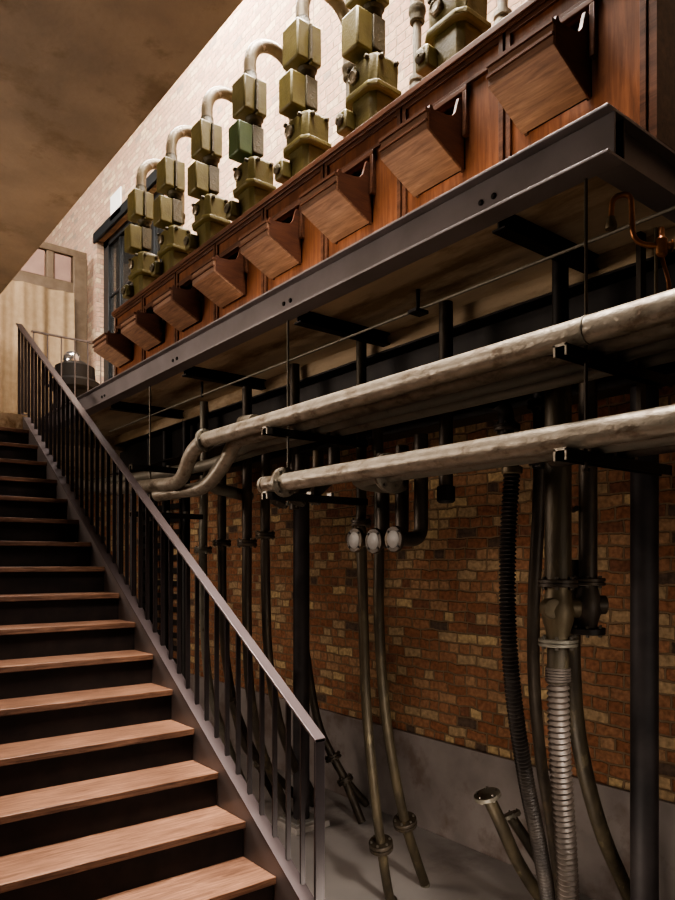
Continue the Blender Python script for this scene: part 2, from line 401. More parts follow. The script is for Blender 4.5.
# machine with a polished dome behind the railing
mc = AY(75, 380, 9.2); mt = thing('electric_motor', 'dark electric motor with a polished round cap behind the landing railing', 'motor', (mc.x, 9.2, ZP))
x, y = mc.x, 9.2
MB().box((x-.28, y-.25, ZP), (x+.28, y+.25, ZP+.16)).build('base', 'black', mt, bevel=.01)
m_ = MB().lathe((x, y, ZP+.16), (0, 0, 1), [(0, .28), (.05, .30), (.4, .30), (.44, .26), (.6, .26), (.64, .31), (.72, .31), (.76, .25), (.92, .24), (.99, .12)]); m_.build('body', 'black', mt)
for k in range(8):
    a = k*math.pi/4; MB().box((x+.26*math.cos(a)-.02, y+.26*math.sin(a)-.02, ZP+.2), (x+.26*math.cos(a)+.02, y+.26*math.sin(a)+.02, ZP+.5)).build('rib', 'black', mt)
MB().lathe((x-.06, y-.06, ZP+1.12), (0, 0, 1), [(0, .09), (.03, .105), (.08, .10), (.12, .075), (.14, .04), (.145, .01)]).build('cap', 'chrome', mt)
MB().tube(fillet([(x-.15, y, ZP+.8), (x-.38, y, ZP+.8), (x-.38, y, ZP+1.02), (x-.2, y, ZP+1.02)], .06), .02, 10).build('pipe', 'black', mt)

# ------------------------------------------------------------------ platform steelwork
def ibeam_y(mb, xo, ya, yb, zt_, h=.15, w=.1, tf=.010, tw=.008):
    mb.box((xo, ya, zt_-tf), (xo+w, yb, zt_)); mb.box((xo, ya, zt_-h), (xo+w, yb, zt_-h+tf)); mb.box((xo+w*.38, ya, zt_-h+tf), (xo+w*.38+tw, yb, zt_-tf))
XE = 2.0; YE = 1.198
eb = thing('edge_beam', 'long grey steel beam running along the front edge of the platform', 'beam', (XE, YE, ZP))
m_ = MB(); ibeam_y(m_, XE, YE, 7.43, ZP); m_.build('beam', 'steel', eb, bevel=.0015)
for yc in (1.70, 3.0, 4.3, 5.6):
    for dy in (-.03, .03):
        MB().lathe((XE+.042, yc+dy, ZP-.085), (-1, 0, 0), [(0, .011), (.009, .011), (.012, .007)], 8).build('bolt', 'black', eb)
rb = thing('edge_beam', 'short brown steel beam turning the platform corner toward the wall at right', 'beam', (XE, YE, ZP))
m_ = MB(); x0, x1 = XE+.1, XW
m_.box((x0, YE, ZP-.01), (x1, YE+.1, ZP)); m_.box((x0, YE, ZP-.15), (x1, YE+.1, ZP-.14)); m_.box((x0, YE+.04, ZP-.14), (x1, YE+.048, ZP-.01))
m_.build('beam', 'steel', rb)
MB().box((x0-.002, YE+.004, ZP-.14), (x0+.004, YE+.04, ZP-.01)).build('stiffener', 'dpipe', rb)
xlab = ['behind the big hanging rod nearest the camera', 'above the second hanging rod from the right', 'above the bend in the large pipes', 'farthest one, near the stair handrail']
for yc, lb in zip((1.70, 3.0, 4.3, 5.6), xlab):
    m_ = MB(); m_.box((2.1, yc-.03, H+1.235), (XW, yc+.03, H+1.243)); m_.box((2.1, yc-.004, H+1.243), (XW, yc+.004, H+1.292)); m_.box((2.1, yc-.03, H+1.292), (XW, yc+.03, H+1.30))
    tag(m_.build('cross_beam', 'black'), 'black steel cross beam under the platform, '+lb, 'beam', 'black cross beams under the platform')
m_ = MB(); m_.box((2.725, 1.3, H+1.205), (2.95, 7.3, H+1.215)); m_.box((2.83, 1.3, H+.93), (2.845, 7.3, H+1.205)); m_.box((2.725, 1.3, H+.92), (2.95, 7.3, H+.93))
tag(m_.build('main_beam', 'black'), 'deep black steel beam under the concrete band beneath the platform', 'beam')
m_ = MB(); m_.box((3.36, 1.3, H+.9), (3.56, 7.3, H+1.2))
tag(m_.build('main_beam', 'black', bevel=.01), 'black rear beam carried on the round columns under the platform', 'beam')

# round columns
cols = [(3.43, 4.84, 'dark round steel column on a bolted base plate behind the stair newel'), (3.49, 1.886, 'thick dark round steel column standing at the far right'),]
for (x, y, lb) in cols:
    c = thing('steel_column', lb, 'column', (x, y, 0))
    MB().cyl((x, y, .03), (x, y, H+.9), .068, 32).build('shaft', 'col', c)
    MB().box((x-.17, y-.17, 0), (x+.17, y+.17, .05)).build('plinth', 'base', c, bevel=.004)
    MB().box((x-.13, y-.13, .05), (x+.13, y+.13, .065)).build('base_plate', 'disc', c, bevel=.002)
    for sx in (-1, 1):
        for sy in (-1, 1): MB().cyl((x+sx*.1, y+sy*.1, .06), (x+sx*.1, y+sy*.1, .095), .013, 6).build('bolt', 'bolt', c)
# small wheel valve on the first column's side
# ------------------------------------------------------------------ hopper cabinets
XC = 2.29; CY0 = 1.225; UW = .6; ZT = H+2.17; ZB = ZP
names = ['nearest the camera, largest, above the beam corner', 'second from the platform corner', 'third from the platform corner',
         'fourth from the platform corner', 'fifth from the platform corner', 'sixth from the platform corner', 'seventh from the platform corner', 'farthest from the camera, beside the dark window']
def make_cabinet():
    t = thing('hopper_cabinet', '', 'cabinet', (XC, CY0, ZB), 'wooden hopper cabinets in a row on the platform')
    y0, y1 = CY0, CY0+UW; ztop = ZT-.03
    # opening
    oy0, oy1 = y0+.215, y0+.505; oz0, oz1 = H+1.68, H+2.00
    b = MB()
    b.box((XC+.012, y0+.005, ZB), (XC+.03, oy0, ztop)); b.box((XC+.012, oy1, ZB), (XC+.03, y1-.005, ztop))
    b.box((XC+.012, oy0, ZB), (XC+.03, oy1, oz0)); b.box((XC+.012, oy0, oz1), (XC+.03, oy1, ztop))
    b.build('front_panel', 'cab', t)
    b = MB(); b.box((XC+.03, y0+.005, ZB), (XC+.5, y1-.005, ztop)); 
    # carcass: hollow behind opening
    b.bm.free(); b.bm = bmesh.new()
    b.box((XC+.03, y0+.004, ZB), (XC+.5, y0+.02, ztop)); b.box((XC+.03, y1-.02, ZB), (XC+.5, y1-.004, ztop))
    b.box((XC+.48, y0+.02, ZB), (XC+.5, y1-.02, ztop)); b.box((XC+.03, y0+.02, ZB), (XC+.48, y1-.02, ZB+.02)); b.box((XC+.03, y0+.02, ztop-.02), (XC+.48, y1-.02, ztop))
    b.build('carcass', 'cabd', t)
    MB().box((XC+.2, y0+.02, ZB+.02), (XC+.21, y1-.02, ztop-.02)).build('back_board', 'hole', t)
    # face frame: stiles, top rail and moulded rail
    f = MB(); f.box((XC, y0+.006, ZB), (XC+.014, y0+.03, ztop)); f.box((XC, y1-.03, ZB), (XC+.014, y1-.006, ztop))
    f.box((XC, y0+.03, ztop-.03), (XC+.014, y1-.03, ztop)); f.box((XC-.004, y0+.03, ztop-.115), (XC+.014, y1-.03, ztop-.10))
    f.build('face_frame', 'cabd', t, bevel=.002)
    # raised surround of the opening, its jambs run down like horns
    f = MB(); f.box((XC-.010, oy0-.022, oz1), (XC+.014, oy1+.022, oz1+.022)); f.box((XC-.010, oy0-.022, oz0+.13), (XC+.014, oy0, oz1)); f.box((XC-.010, oy1, oz0+.06), (XC+.014, oy1+.022, oz1))
    f.build('opening_surround', 'cabd', t, bevel=.003)
    # tilting bin
    by0, by1 = oy0+.003, oy1-.003
    za, zl, zu = H+1.667, H+1.768, H+1.85; xf = 2.075; xb = XC-.012
    h = MB(); h.prism([(xb, by0, za), (xf, by0, zl), (xf+.012, by0, zl+.012), (xb+.006, by0, za+.016)], (0, by1-by0, 0))
    hp = h.build('hopper_bin', 'bin', t, bevel=.002)
    l = MB(); l.box((xf-.002, by0, zl), (xf+.014, by1, zu)); lo = subpart(l.build('front_lip', 'bin', t, bevel=.002), hp)
    l = MB(); l.box((xf-.012, by0-.002, zl+.03), (xf+.004, by1+.002, zl+.04)); l.box((xf-.012, by0-.002, zu-.012), (xf+.018, by1+.002, zu+.003)); subpart(l.build('lip_moulding', 'cabd', t), hp)
    for ys in (by0, by1-.014):
        prof = [(xb+.02, za+.002), (xf+.01, zl+.002), (xf+.01, zu+.004), (xf+.016, zu+.022), (xf+.028, zu+.024), (xf+.036, zu+.010), (xf+.12, zu+.020),
                (xf+.15, zu+.030), (xf+.168, zu+.05), (xf+.178, zu+.085), (xf+.19, zu+.12), (xb+.015, zu+.12)]
        l = MB(); l.prism([(a, ys, b_) for a, b_ in prof], (0, .014, 0)); subpart(l.build('bin_side', 'bind', t), hp)
    return t
cab = make_cabinet()
for i in range(8):
    c = cab if i == 0 else copy_tree(cab)
    c.location = (XC, CY0+i*UW, ZB); c['label'] = 'wooden cabinet with tilted bin, '+names[i]
# cornice over all of them
m_ = MB(); m_.box((XC-.022, CY0+.001, ZT-.029), (XC+.56, CY0+8*UW+.02, ZT)); m_.box((XC-.012, CY0+.001, ZT-.042), (XC-.001, CY0+8*UW+.012, ZT-.028))
tag(m_.build('counter_top', 'cabd', bevel=.003), 'long dark wooden top board running over all the hopper cabinets', 'worktop')
m_ = MB(); m_.box((XC+.005, CY0-.028, ZP), (3.6, CY0, H+3.3))
cs = m_.build('end_panel', 'cabd'); tag(cs, 'dark polished wooden end panel at the top right above the platform corner', 'panel')
m_ = MB(); m_.box((XC+.06, CY0-.002, ZT), (3.6, CY0+.1, H+3.3)); 
for ob in (m_.build('edge_post', 'cab', cs),): pass

# ------------------------------------------------------------------ cable terminal units on top
XU = 2.47
def rbox(mb, x0, x1, y0, y1, z0, z1): mb.box((x0, y0, z0), (x1, y1, z1))
def make_unit():
    yc = CY0+.3
    t = thing('cable_terminal', '', 'terminal box', (XU, yc, ZT), 'olive cable terminal units standing on the cabinets')
    # base casting: octagonal taper with flange and lid
    def octo(mb, z0, z1, a0, b0, a1, b1, c=.28):
        def ring(z, a, b): return [mb.bm.verts.new((XU+x*a, yc+y*b, z)) for x, y in ((-1, -1+c*1.2), (-1+c, -1), (1-c, -1), (1, -1+c*1.2), (1, 1-c*1.2), (1-c, 1), (-1+c, 1), (-1, 1-c*1.2))]
        A, B = ring(z0, a0, b0), ring(z1, a1, b1)
        mb.bm.faces.new(list(reversed(A))); mb.bm.faces.new(B)
        for k in range(8): mb.bm.faces.new((A[k], A[(k+1) % 8], B[(k+1) % 8], B[k]))
    m_ = MB(); octo(m_, ZT, H+2.425, .075, .09, .085, .10); octo(m_, H+2.425, H+2.435, .10, .115, .115, .13); octo(m_, H+2.435, H+2.46, .115, .13, .115, .13)
    m_.build('base_casting', 'olive', t, bevel=.004)
    m_ = MB(); octo(m_, H+2.46, H+2.60, .095, .115, .10, .118); octo(m_, H+2.60, H+2.63, .10, .118, .07, .09)
    ld = m_.build('cover', 'olive', t, bevel=.005)
    for sx, sy in ((-1, -.6), (-1, .6), (-.5, -1), (.5, -1)):
        p = Vector((XU+sx*.10, yc+sy*.118, H+2.59)); m_ = MB(); m_.lathe(p, (sx if abs(sx) == 1 else 0, sy if abs(sy) == 1 else 0, 0), [(-.01, .013), (.014, .013), (.02, .008)], 8); subpart(m_.build('screw', 'olived', t), ld)
    # round gauge on the street side, small capped box lower left
    MB().lathe((XU-.095, yc+.035, H+2.54), (-1, 0, 0), [(0, .036), (.02, .036), (.026, .03), (.027, .026), (.022, .022)], 20).build('gauge', 'gnk', t)
    gz = H+2.33
    MB().box((XU-.15, yc+.05, gz-.06), (XU-.07, yc+.13, gz+.045)).build('side_box', 'olive', t, bevel=.012)
    MB().lathe((XU-.15, yc+.09, gz-.005), (-1, 0, 0), [(0, .03), (.012, .03), (.018, .02), (.019, .008), (.024, .006)], 18).build('side_cap', 'olived', t)
    # necks
    m_ = MB(); m_.lathe((XU, yc, H+2.62), (0, 0, 1), [(0, .05), (.02, .05), (.03, .035), (.24, .035), (.25, .048), (.285, .048), (.30, .06), (.315, .06)]); m_.build('neck', 'olived', t)
    # lower box hangs on the front of the neck
    MB().box((XU-.155, yc-.055, H+2.645), (XU-.045, yc+.08, H+2.85)).build('junction_box', 'olive', t, bevel=.012)
    MB().box((XU-.05, yc-.06, H+2.67), (XU+.035, yc+.06, H+2.85)).build('junction_bracket', 'olived', t, bevel=.006)
    # upper box, two halves with a flange line
    MB().box((XU-.125, yc-.075, H+2.925), (XU-.038, yc+.085, H+3.15)).build('upper_box', 'olive', t, bevel=.012)
    MB().box((XU-.028, yc-.082, H+2.92), (XU+.045, yc+.092, H+3.145)).build('upper_box', 'olive', t, bevel=.008)
    m_ = MB(); m_.box((XU-.040, yc-.09, H+2.935), (XU-.026, yc+.10, H+3.135)); m_.build('box_flange', 'olived', t)
    # gooseneck
    R = .18; XG = XU-.035; pth = [Vector((XG, yc, H+3.13))]
    for k in range(17):
        a = math.pi*k/16; pth.append(Vector((XG+R-R*math.cos(a), yc, H+3.28+R*math.sin(a))))
    pth.append(Vector((XG+2*R, yc, H+3.05)))
    gn = MB().tube(pth, .041, 20).build('gooseneck', 'gnk', t)
    subpart(MB().lathe((XG, yc, H+3.15), (0, 0, 1), [(0, .053), (.02, .053), (.03, .046), (.06, .046)]).build('collar', 'olived', t), gn)
    dr = MB().cyl((XG+2*R, yc, ZT), (XG+2*R, yc, H+3.1), .024, 16).build('down_pipe', 'pipe2', t)
    subpart(MB().lathe((XG+2*R, yc, H+3.0), (0, 0, 1), [(0, .034), (.01, .042), (.05, .042), (.06, .048), (.085, .048), (.095, .04)]).build('coupling', 'olived', t), dr)
    subpart(MB().lathe((XG+2*R, yc, H+2.62), (0, 0, 1), [(0, .034), (.01, .045), (.03, .045), (.035, .034), (.05, .034), (.055, .045), (.075, .045), (.08, .034)]).build('coupling', 'pipe2', t), dr)
    return t
unit = make_unit()
ul = ['first from the platform corner, cut off by the top edge', 'second from the corner, only its base and gauge showing', 'third from the corner, its lower box just under the top edge',
      'fourth from the corner, scuffed upper box', 'fifth from the corner, with a brighter green lower box', 'sixth from the corner, behind the fifth cabinet bin',
      'second from the far end', 'smallest and farthest, in front of the dark window']
for i in range(8):
    c = unit if i == 0 else copy_tree(unit)
    c.location = (XU, 1.642+i*.594, ZT); c['label'] = 'olive stacked terminal unit, '+ul[i]
    if i == 4:
        for ch in c.children:
            if ch.name.startswith('junction_box'): ch.data = ch.data.copy(); ch.data.materials[0] = M['green']

# ------------------------------------------------------------------ pipe racks
def pipe(name, path, r, m, label, cat='pipe', group=None, loc=None, seg=22):
    t = thing(name, label, cat, tuple(loc or path[0]), group)
    MB().tube(path, r, seg).build('pipe_body', m, t)
    return t
RP = .045; ZU = H+.74; ZL = H+.41
GR = 'large horizontal pipes on the hanging rack'
# upper pipe 1 with S bend
S1 = fillet([(2.02, .0, ZU), (2.02, 3.89, ZU), D(191, 453, 4.42), D(181, 483, 4.58), D(113, 489, 5.4), D(76, 483, 6.05)], .12)
t = pipe('horizontal_pipe', S1, RP, 'pipe', 'front upper horizontal pipe, pale and mottled, bending down left of its round flange', group=GR)
flange((2.02, 3.86, ZU), (-.25, 1, 0), .068, .022, t)
flange((2.02, 1.278, ZU), (0, 1, 0), .0475, .008, t, bolts=3, pair=False, name='joint')
S2 = fillet([(2.16, .0, ZU), (2.16, 3.74, ZU), D(226, 462, 4.38), D(206, 488, 4.56), D(157, 495, 4.9)], .12)
pipe('horizontal_pipe', S2, RP, 'pipe', 'second upper horizontal pipe, ending in a rounded stub below the S bend', group=GR)
S3 = fillet([(2.30, .0, ZU), (2.30, 3.85, ZU), D(222, 462, 4.75), D(207, 486, 4.9), D(250, 497, 5.2)], .1)
pipe('horizontal_pipe', S3, RP*.9, 'pipe2', 'third upper horizontal pipe, hooking back under itself at its left end', group=GR)
pipe('horizontal_pipe', fillet([(2.44, .0, ZU), (2.44, 3.9, ZU), D(205, 466, 5.1), D(139, 477, 5.6), D(95, 483, 6.0)], .12), RP*.9, 'pipe2', 'rearmost upper horizontal pipe, dull grey, running left behind the others', group=GR)
# U loop joining pipe 1
up = fillet([(2.30, 3.05, ZU+.085), (2.26, 3.60, ZU+.085), (2.13, 3.62, ZU+.085), (2.03, 3.30, ZU+.03)], .12)
pipe('pipe_loop', up, .036, 'pipe', 'short U shaped pipe loop lying on top of the upper pipe near its flange')
# lower pipe 1
t = pipe('horizontal_pipe', [(2.02, .0, ZL), (2.02, 1.0, ZL), (2.02, 3.17, ZL)], RP, 'pipe', 'front lower horizontal pipe with a thick round flange near its left end', group=GR)
flange((2.02, 3.0, ZL), (0, 1, 0), .076, .018, t, m='pipe')
MB().lathe((2.02, 3.16, ZL), (0, 1, 0), [(0, RP+.004), (.03, RP+.002), (.045, RP*.7), (.05, .01)]).build('end_cap', 'pipe', t)
t = pipe('horizontal_pipe', fillet([(2.17, .0, ZL), (2.17, 2.6, ZL), (2.35, 2.75, ZL), (2.6, 2.75, ZL)], .1), RP, 'pipe2', 'second lower horizontal pipe, with a flange hidden partly behind the front one', group=GR)
flange((2.17, 2.38, ZL), (0, 1, 0), .088, .022, t, m='pipe')
pipe('horizontal_pipe', [(2.32, .0, ZL), (2.32, .8, ZL), (2.32, 1.62, ZL)], RP, 'dpipe', 'third lower horizontal pipe, dark, visible only at far right under the front pipe', group=GR)

# hanging brackets: a channel per level on a threaded rod
def hanger(y, x1, lab):
    t = thing('pipe_hanger', lab, 'hanger', (2.09, y, H+1.265), 'hanging rods with channel brackets')
    r_ = MB(); r_.cyl((2.09, y, H+.30), (2.09, y, ZP-.15), .006, 10)
    for z in (.30, .66): r_.cyl((2.09, y, H+z), (2.09, y, H+z+.012), .013, 6)
    r_.build('rod', 'dpipe' if y < 2 else 'pipe2', t)
    for z in (ZU-RP, ZL-RP):
        m_ = MB(); zz = z-.002
        m_.box((1.95, y-.022, zz-.006), (x1, y+.022, zz)); m_.box((1.95, y-.022, zz-.036), (x1, y-.018, zz-.006)); m_.box((1.95, y+.018, zz-.036), (x1, y+.022, zz-.006))
        c = m_.build('channel', 'black', t)
        m_ = MB(); m_.box((1.944, y-.024, zz-.007), (1.95, y+.024, zz+.002)); m_.box((1.944, y-.024, zz-.038), (1.95, y-.017, zz)); m_.box((1.944, y+.017, zz-.038), (1.95, y+.024, zz))
        subpart(m_.build('cut_end', 'pipe', t), c)
        for xx in (2.235, 2.37): subpart(MB().box((xx-.010, y-.02, zz), (xx+.010, y+.02, zz+.018)).build('clamp', 'bolt', t), c)
    return t
hanger(1.33, 2.62, 'rusty hanging rod with two channel brackets at the right, near the thick column')
hanger(3.07, 2.62, 'thin grey hanging rod with two channel brackets at the left end of the lower pipe')
hanger(4.82, 2.5, 'thin hanging rod seen just above the stair handrail at left')

# thin conduit under slab along Y
t = pipe('conduit', [(2.39, 1.0, H+1.205), (2.39, 3, H+1.205), (2.39, 6.4, H+1.205)], .007, 'pipe2', 'thin metal conduit running the length of the platform underside', 'conduit', seg=10)
p = AX(418, 309, 2.39)
MB().cyl((2.39, p.y, H+1.19), (2.39, p.y, H+1.30), .009, 10).build('clamp_rod', 'black', t)
MB().box((2.35, p.y-.03, H+1.185), (2.43, p.y+.03, H+1.2)).build('clamp', 'black', t)
p = AX(202, 393, 2.39); MB().cyl((2.39, p.y, H+1.19), (2.39, p.y, H+1.30), .009, 10).build('clamp_rod', 'black', t)

# ------------------------------------------------------------------ vertical pipes
def vpipe(path, r, m, label, flanges=(), name='vertical_pipe', group=None, fr=1.75, fth=.04):
    t = pipe(name, path, r, m, label, group=group, loc=Vector(path[-1]))
    for p, ax in flanges: flange(p, ax, r*fr, fth, t, m=m)
    return t
def vert(x, y, z0, z1): return [(x, y, z1), (x, y, (z0+z1)/2), (x, y, z0)]
Z = (0, 0, 1)
# row of slab penetrations at X=2.65
t = vpipe(vert(2.62, 2.45, H+.33, H+1.30), .035, 'dpipe', 'short dark pipe stub with square collar, right of the blank discs')
MB().lathe((2.62, 2.45, H+.30), Z, [(0, .035), (.01, .045), (.08, .045), (.085, .036)], 8).build('collar', 'black', t)
vpipe(vert(2.62, 1.79, H-.35, H+1.30), .034, 'black', 'black vertical pipe rising into the slab behind the right hanging rod')
# pipe c: 361 px
P = [Vector((2.65, 3.14, H+1.30)), Vector((2.65, 3.14, H+.4)), D(361, 523, 4.12), D(363, 600, 4.15), D(366, 700, 4.2), D(373, 780, 4.3), D(381, 845, 4.42), D(389, 895, 4.55), D(393, 915, 4.6)]
P[-1].z = .0
sp = spline(P)
t = vpipe(sp, .030, 'gpipe', 'left one of two long mottled green pipes curving down to the floor')
flange(D(381, 845, 4.42), (P[6]-P[5]), .075, .055, t, m='dpipe'); flange(D(361, 523, 4.12), Z, .06, .035, t, m='dpipe')
# pipe d
P = [Vector((2.75, 3.12, H+.9)), D(379, 480, 4.25), D(379, 560, 4.28), D(379, 620, 4.3), D(384, 700, 4.38), D(394, 770, 4.5), D(405, 822, 4.62), D(416, 858, 4.72), D(425, 884, 4.80)]
t = vpipe(spline(P), .032, 'gpipe', 'right one of two long mottled green pipes, its open tip resting on the floor')
flange(D(405, 822, 4.62), (P[6]-P[5]), .078, .05, t, m='dpipe')
MB().lathe(P[-1], (P[-1]-P[-2]), [(-.01, .033), (.012, .033), (.025, .02), (.027, .002)]).build('end_cap', 'pipe2', t)
# column-side pipes at left, seen past the balusters
P = [Vector((2.66, 3.83, H+1.30)), Vector((2.66, 3.83, H+.9)), Vector((2.66, 3.83, H+.35))]
vpipe(P, .033, 'dpipe', 'dark vertical pipe in front of the round column, under the slab')
def lean(pts, r, m, lb, fl=(), group=None):
    P = [D(*p) for p in pts]
    if P[-1].z < .05: P[-1].z = r*.4
    t = vpipe(spline(P), r, m, lb, group=group)
    for i in fl: flange(P[i], P[i]-P[i-1], r*2.1, .045, t, m=m)
    return t
lean([(247, 382, 5.0), (247, 460, 5.0), (247, 543, 5.0), (247, 620, 5.05), (250, 690, 5.2), (262, 750, 5.5), (283, 800, 5.9), (290, 818, 6.1)], .034, 'dpipe', 'dark vertical pipe left of the round column, with a bolted collar, curving to the floor', (2,))
lean([(266, 452, 5.1), (265, 535, 5.15), (266, 600, 5.2), (268, 650, 5.3), (275, 705, 5.45), (292, 760, 5.8), (312, 800, 6.4)], .034, 'dpipe', 'dark pipe bowing right behind the stair balusters beside the round column', (1,))
lean([(204, 402, 5.73), (204, 480, 5.73), (203, 550, 5.73), (204, 620, 5.75), (210, 690, 5.9), (228, 745, 6.1), (250, 800, 6.5)], .034, 'pipe2', 'vertical pipe behind the upper balusters, pale where it passes the S bend', (2,))
lean([(222, 470, 5.9), (222, 543, 5.9), (224, 640, 6.0), (236, 710, 6.2), (262, 770, 6.4), (275, 795, 6.6)], .036, 'dpipe', 'dark vertical pipe with collar between two brighter pipes behind balusters', (1,))
lean([(301, 480, 6.15), (301, 600, 6.15), (307, 660, 6.12), (318, 722, 6.08), (333, 757, 6.03), (345, 780, 6.0), (362, 824, 5.95)], .034, 'dpipe', 'dark pipe with two bolted flanges leaning to the floor just right of the newel', (4, 5))
lean([(322, 735, 6.35), (345, 778, 6.35), (367, 806, 6.38)], .034, 'dpipe', 'short dark pipe behind the flanged one right of the newel, resting on the floor')
lean([(232, 700, 5.7), (245, 745, 5.8), (262, 762, 5.9), (300, 800, 6.3)], .034, 'dpipe', 'dark leaning pipe with a flange low behind the balusters', (2,))
lean([(268, 665, 5.8), (283, 735, 6.0), (300, 770, 6.2), (318, 805, 6.4)], .034, 'dpipe', 'dark leaning pipe low behind the balusters, left of the column base')
for i, (px_, top, dd, r) in enumerate([(186, 410, 6.1, .034), (166, 415, 6.5, .036), (150, 420, 6.9, .034), (133, 425, 7.3, .034), (120, 430, 7.8, .036)]):
    q = D(px_, top, dd)
    tt = vpipe(vert(q.x, q.y, .0, H+1.30), r, 'black', 'black vertical pipe in the shadow behind the stair balusters', group='black vertical pipes behind the stair balusters')

# elbow pipes with blank discs
dl = ['left of three blank discs', 'middle of three blank discs', 'right of three blank discs']
for i, (px_, py_, vx, rr) in enumerate([(354, 540, .20, 1), (373, 541, .22, 1), (393, 539, .26, 1)]):
    p = AX(px_, py_, 2.40)
    dx = AY([383, 402, 421][i], 480, p.y).x-2.44
    zz = [H+.60, H+.62, H+.66][i]
    path = fillet([(2.44, p.y, p.z), (2.44+dx, p.y, p.z), (2.44+dx, p.y, zz)], .13, 10)
    t = thing('elbow_pipe', 'dark elbow pipe closed by the '+dl[i], 'pipe', (2.44+dx, p.y, zz), 'elbow pipes closed by blank discs')
    MB().tube(path, .036, 22).build('pipe_body', 'dpipe', t)
    f = MB().lathe((2.40, p.y, p.z), (1, 0, 0), [(0, .062), (.004, .066), (.018, .066), (.02, .062), (.022, .045), (.05, .038)], 32).build('flange', 'dpipe', t)
    MB().lathe((2.402, p.y, p.z), (-1, 0, 0), [(0, .044), (.003, .044), (.004, .042)], 28).build('blank_disc', 'disc', t)
    b = MB()
    for k in range(4):
        a = math.pi/4+k*math.pi/2; c = Vector((2.40, p.y+.053*math.cos(a), p.z+.053*math.sin(a))); b.lathe(c, (-1, 0, 0), [(0, .0065), (.005, .0065)], 6)
    b.build('bolts', 'black', t)
# elbows hanging off the rack on the left
for i, (px_, y_) in enumerate([(318, 495), (334, 495), (300, 497)]):
    p = AX(px_, y_, 2.5)
    path = fillet([(p.x, p.y, H+.66), (p.x, p.y, H+.50), (p.x-.12, p.y+.02, H+.40), (p.x-.14, p.y+.02, H+.36)], .08, 8)
    t = thing('elbow_pipe', 'short dark elbow pipe dropping from the upper rack behind the lower flange', 'pipe', (p.x, p.y, H+.66), 'short dark elbows behind the lower flange')
    MB().tube(path, .034, 18).build('pipe_body', 'dpipe', t)
    flange(path[-1], path[-1]-path[-2], .055, .02, t, m='dpipe', bolts=4)

# right cluster
# black hose
P = [Vector((2.3, D(485, 404, 3.2).y, D(485, 404, 3.2).z)), D(496, 402, 3.22), D(505, 412, 3.25), D(507, 440, 3.28), D(512, 470, 3.3)]
t = pipe('hose_elbow', spline(P[1:]), .036, 'black', 'black elbow pipe joining the rack above the ribbed black hose', 'pipe')
flange(D(507, 428, 3.27), Z, .06, .03, t, m='dpipe')
MB().lathe(D(512, 470, 3.3)+Vector((0, 0, -.02)), Z, [(0, .042), (.005, .048), (.03, .048), (.035, .042)]).build('clamp_ring', 'brass', t)
def hose(pts, r, m, label, amp=.0045, pitch=.02, endd=None):
    sp = spline([D(*p) for p in pts], 24); L_ = [0]
    for i in range(1, len(sp)): L_.append(L_[-1]+(sp[i]-sp[i-1]).length)
    tot = L_[-1]; n = int(tot/(pitch/6)); path = []; j = 0
    for i in range(n+1):
        s_ = tot*i/n
        while j < len(L_)-2 and L_[j+1] < s_: j += 1
        u = (s_-L_[j])/(L_[j+1]-L_[j]+1e-9); path.append(sp[j].lerp(sp[j+1], u))
    t = thing('ribbed_hose', label, 'hose', tuple(path[-1]))
    MB().tube(path, lambda i: r+amp*math.cos(2*math.pi*i/6.), 22).build('hose_body', m, t); return t
hose([(512, 472, 3.3), (508, 540, 3.32), (508, 620, 3.35), (514, 700, 3.4), (526, 780, 3.5), (540, 850, 3.62), (550, 915, 3.75), (556, 975, 3.85)], .036, 'hose', 'black ribbed rubber hose sweeping down to the floor in front of the brick wall')
# main pipe with cast tee and metal hose
mx = D(558, 560, 3.0)
t = thing('vertical_pipe', 'thick mottled vertical pipe with a pale bronze cast fitting and two flanges', 'pipe', (mx.x, mx.y, H-.75))
x, y = mx.x, mx.y
MB().cyl((x, y, H-.08), (x, y, H+.75), .055, 28).build('upper_pipe', 'gpipe', t)
flange((x, y, H-.085), Z, .082, .032, t, m='dpipe')
MB().lathe((x, y, H-.32), Z, [(0, .048), (.03, .05), (.07, .062), (.12, .07), (.16, .06), (.20, .052), (.22, .055)]).build('cast_body', 'brass', t)
MB().lathe((x-.03, y+.02, H-.19), (-.6, -.8, 0), [(0, .045), (.04, .045), (.055, .040), (.057, .03)]).build('cast_boss', 'brass', t)
MB().lathe((x, y, H-.19), (.8, -.62, 0), [(0, .042), (.085, .042), (.09, .036)]).build('cast_branch', 'brass', t)
MB().lathe((x+.8*.088, y-.62*.088, H-.19), (.8, -.62, 0), [(0, .03), (.004, .03)]).build('branch_plug', 'black', t)
flange((x, y, H-.335), Z, .082, .032, t, m='pipe2')
MB().cyl((x, y, H-.51), (x, y, H-.34), .045, 24).build('lower_pipe', 'gpipe', t)
m_ = MB()
for k in range(5): m_.lathe((x, y, H-.452-.012*k), Z, [(0, .05), (.003, .053), (.008, .053), (.011, .05)])
m_.build('clamp_wraps', 'mhose', t)
hose([(558, 682, 3.0), (559, 730, 3.02), (562, 790, 3.06), (566, 850, 3.1), (569, 920, 3.15), (570, 1010, 3.2), (571, 1045, 3.22)], .043, 'mhose', 'grey ribbed metal hose hanging under the thick pipe at lower right', .005, .025)
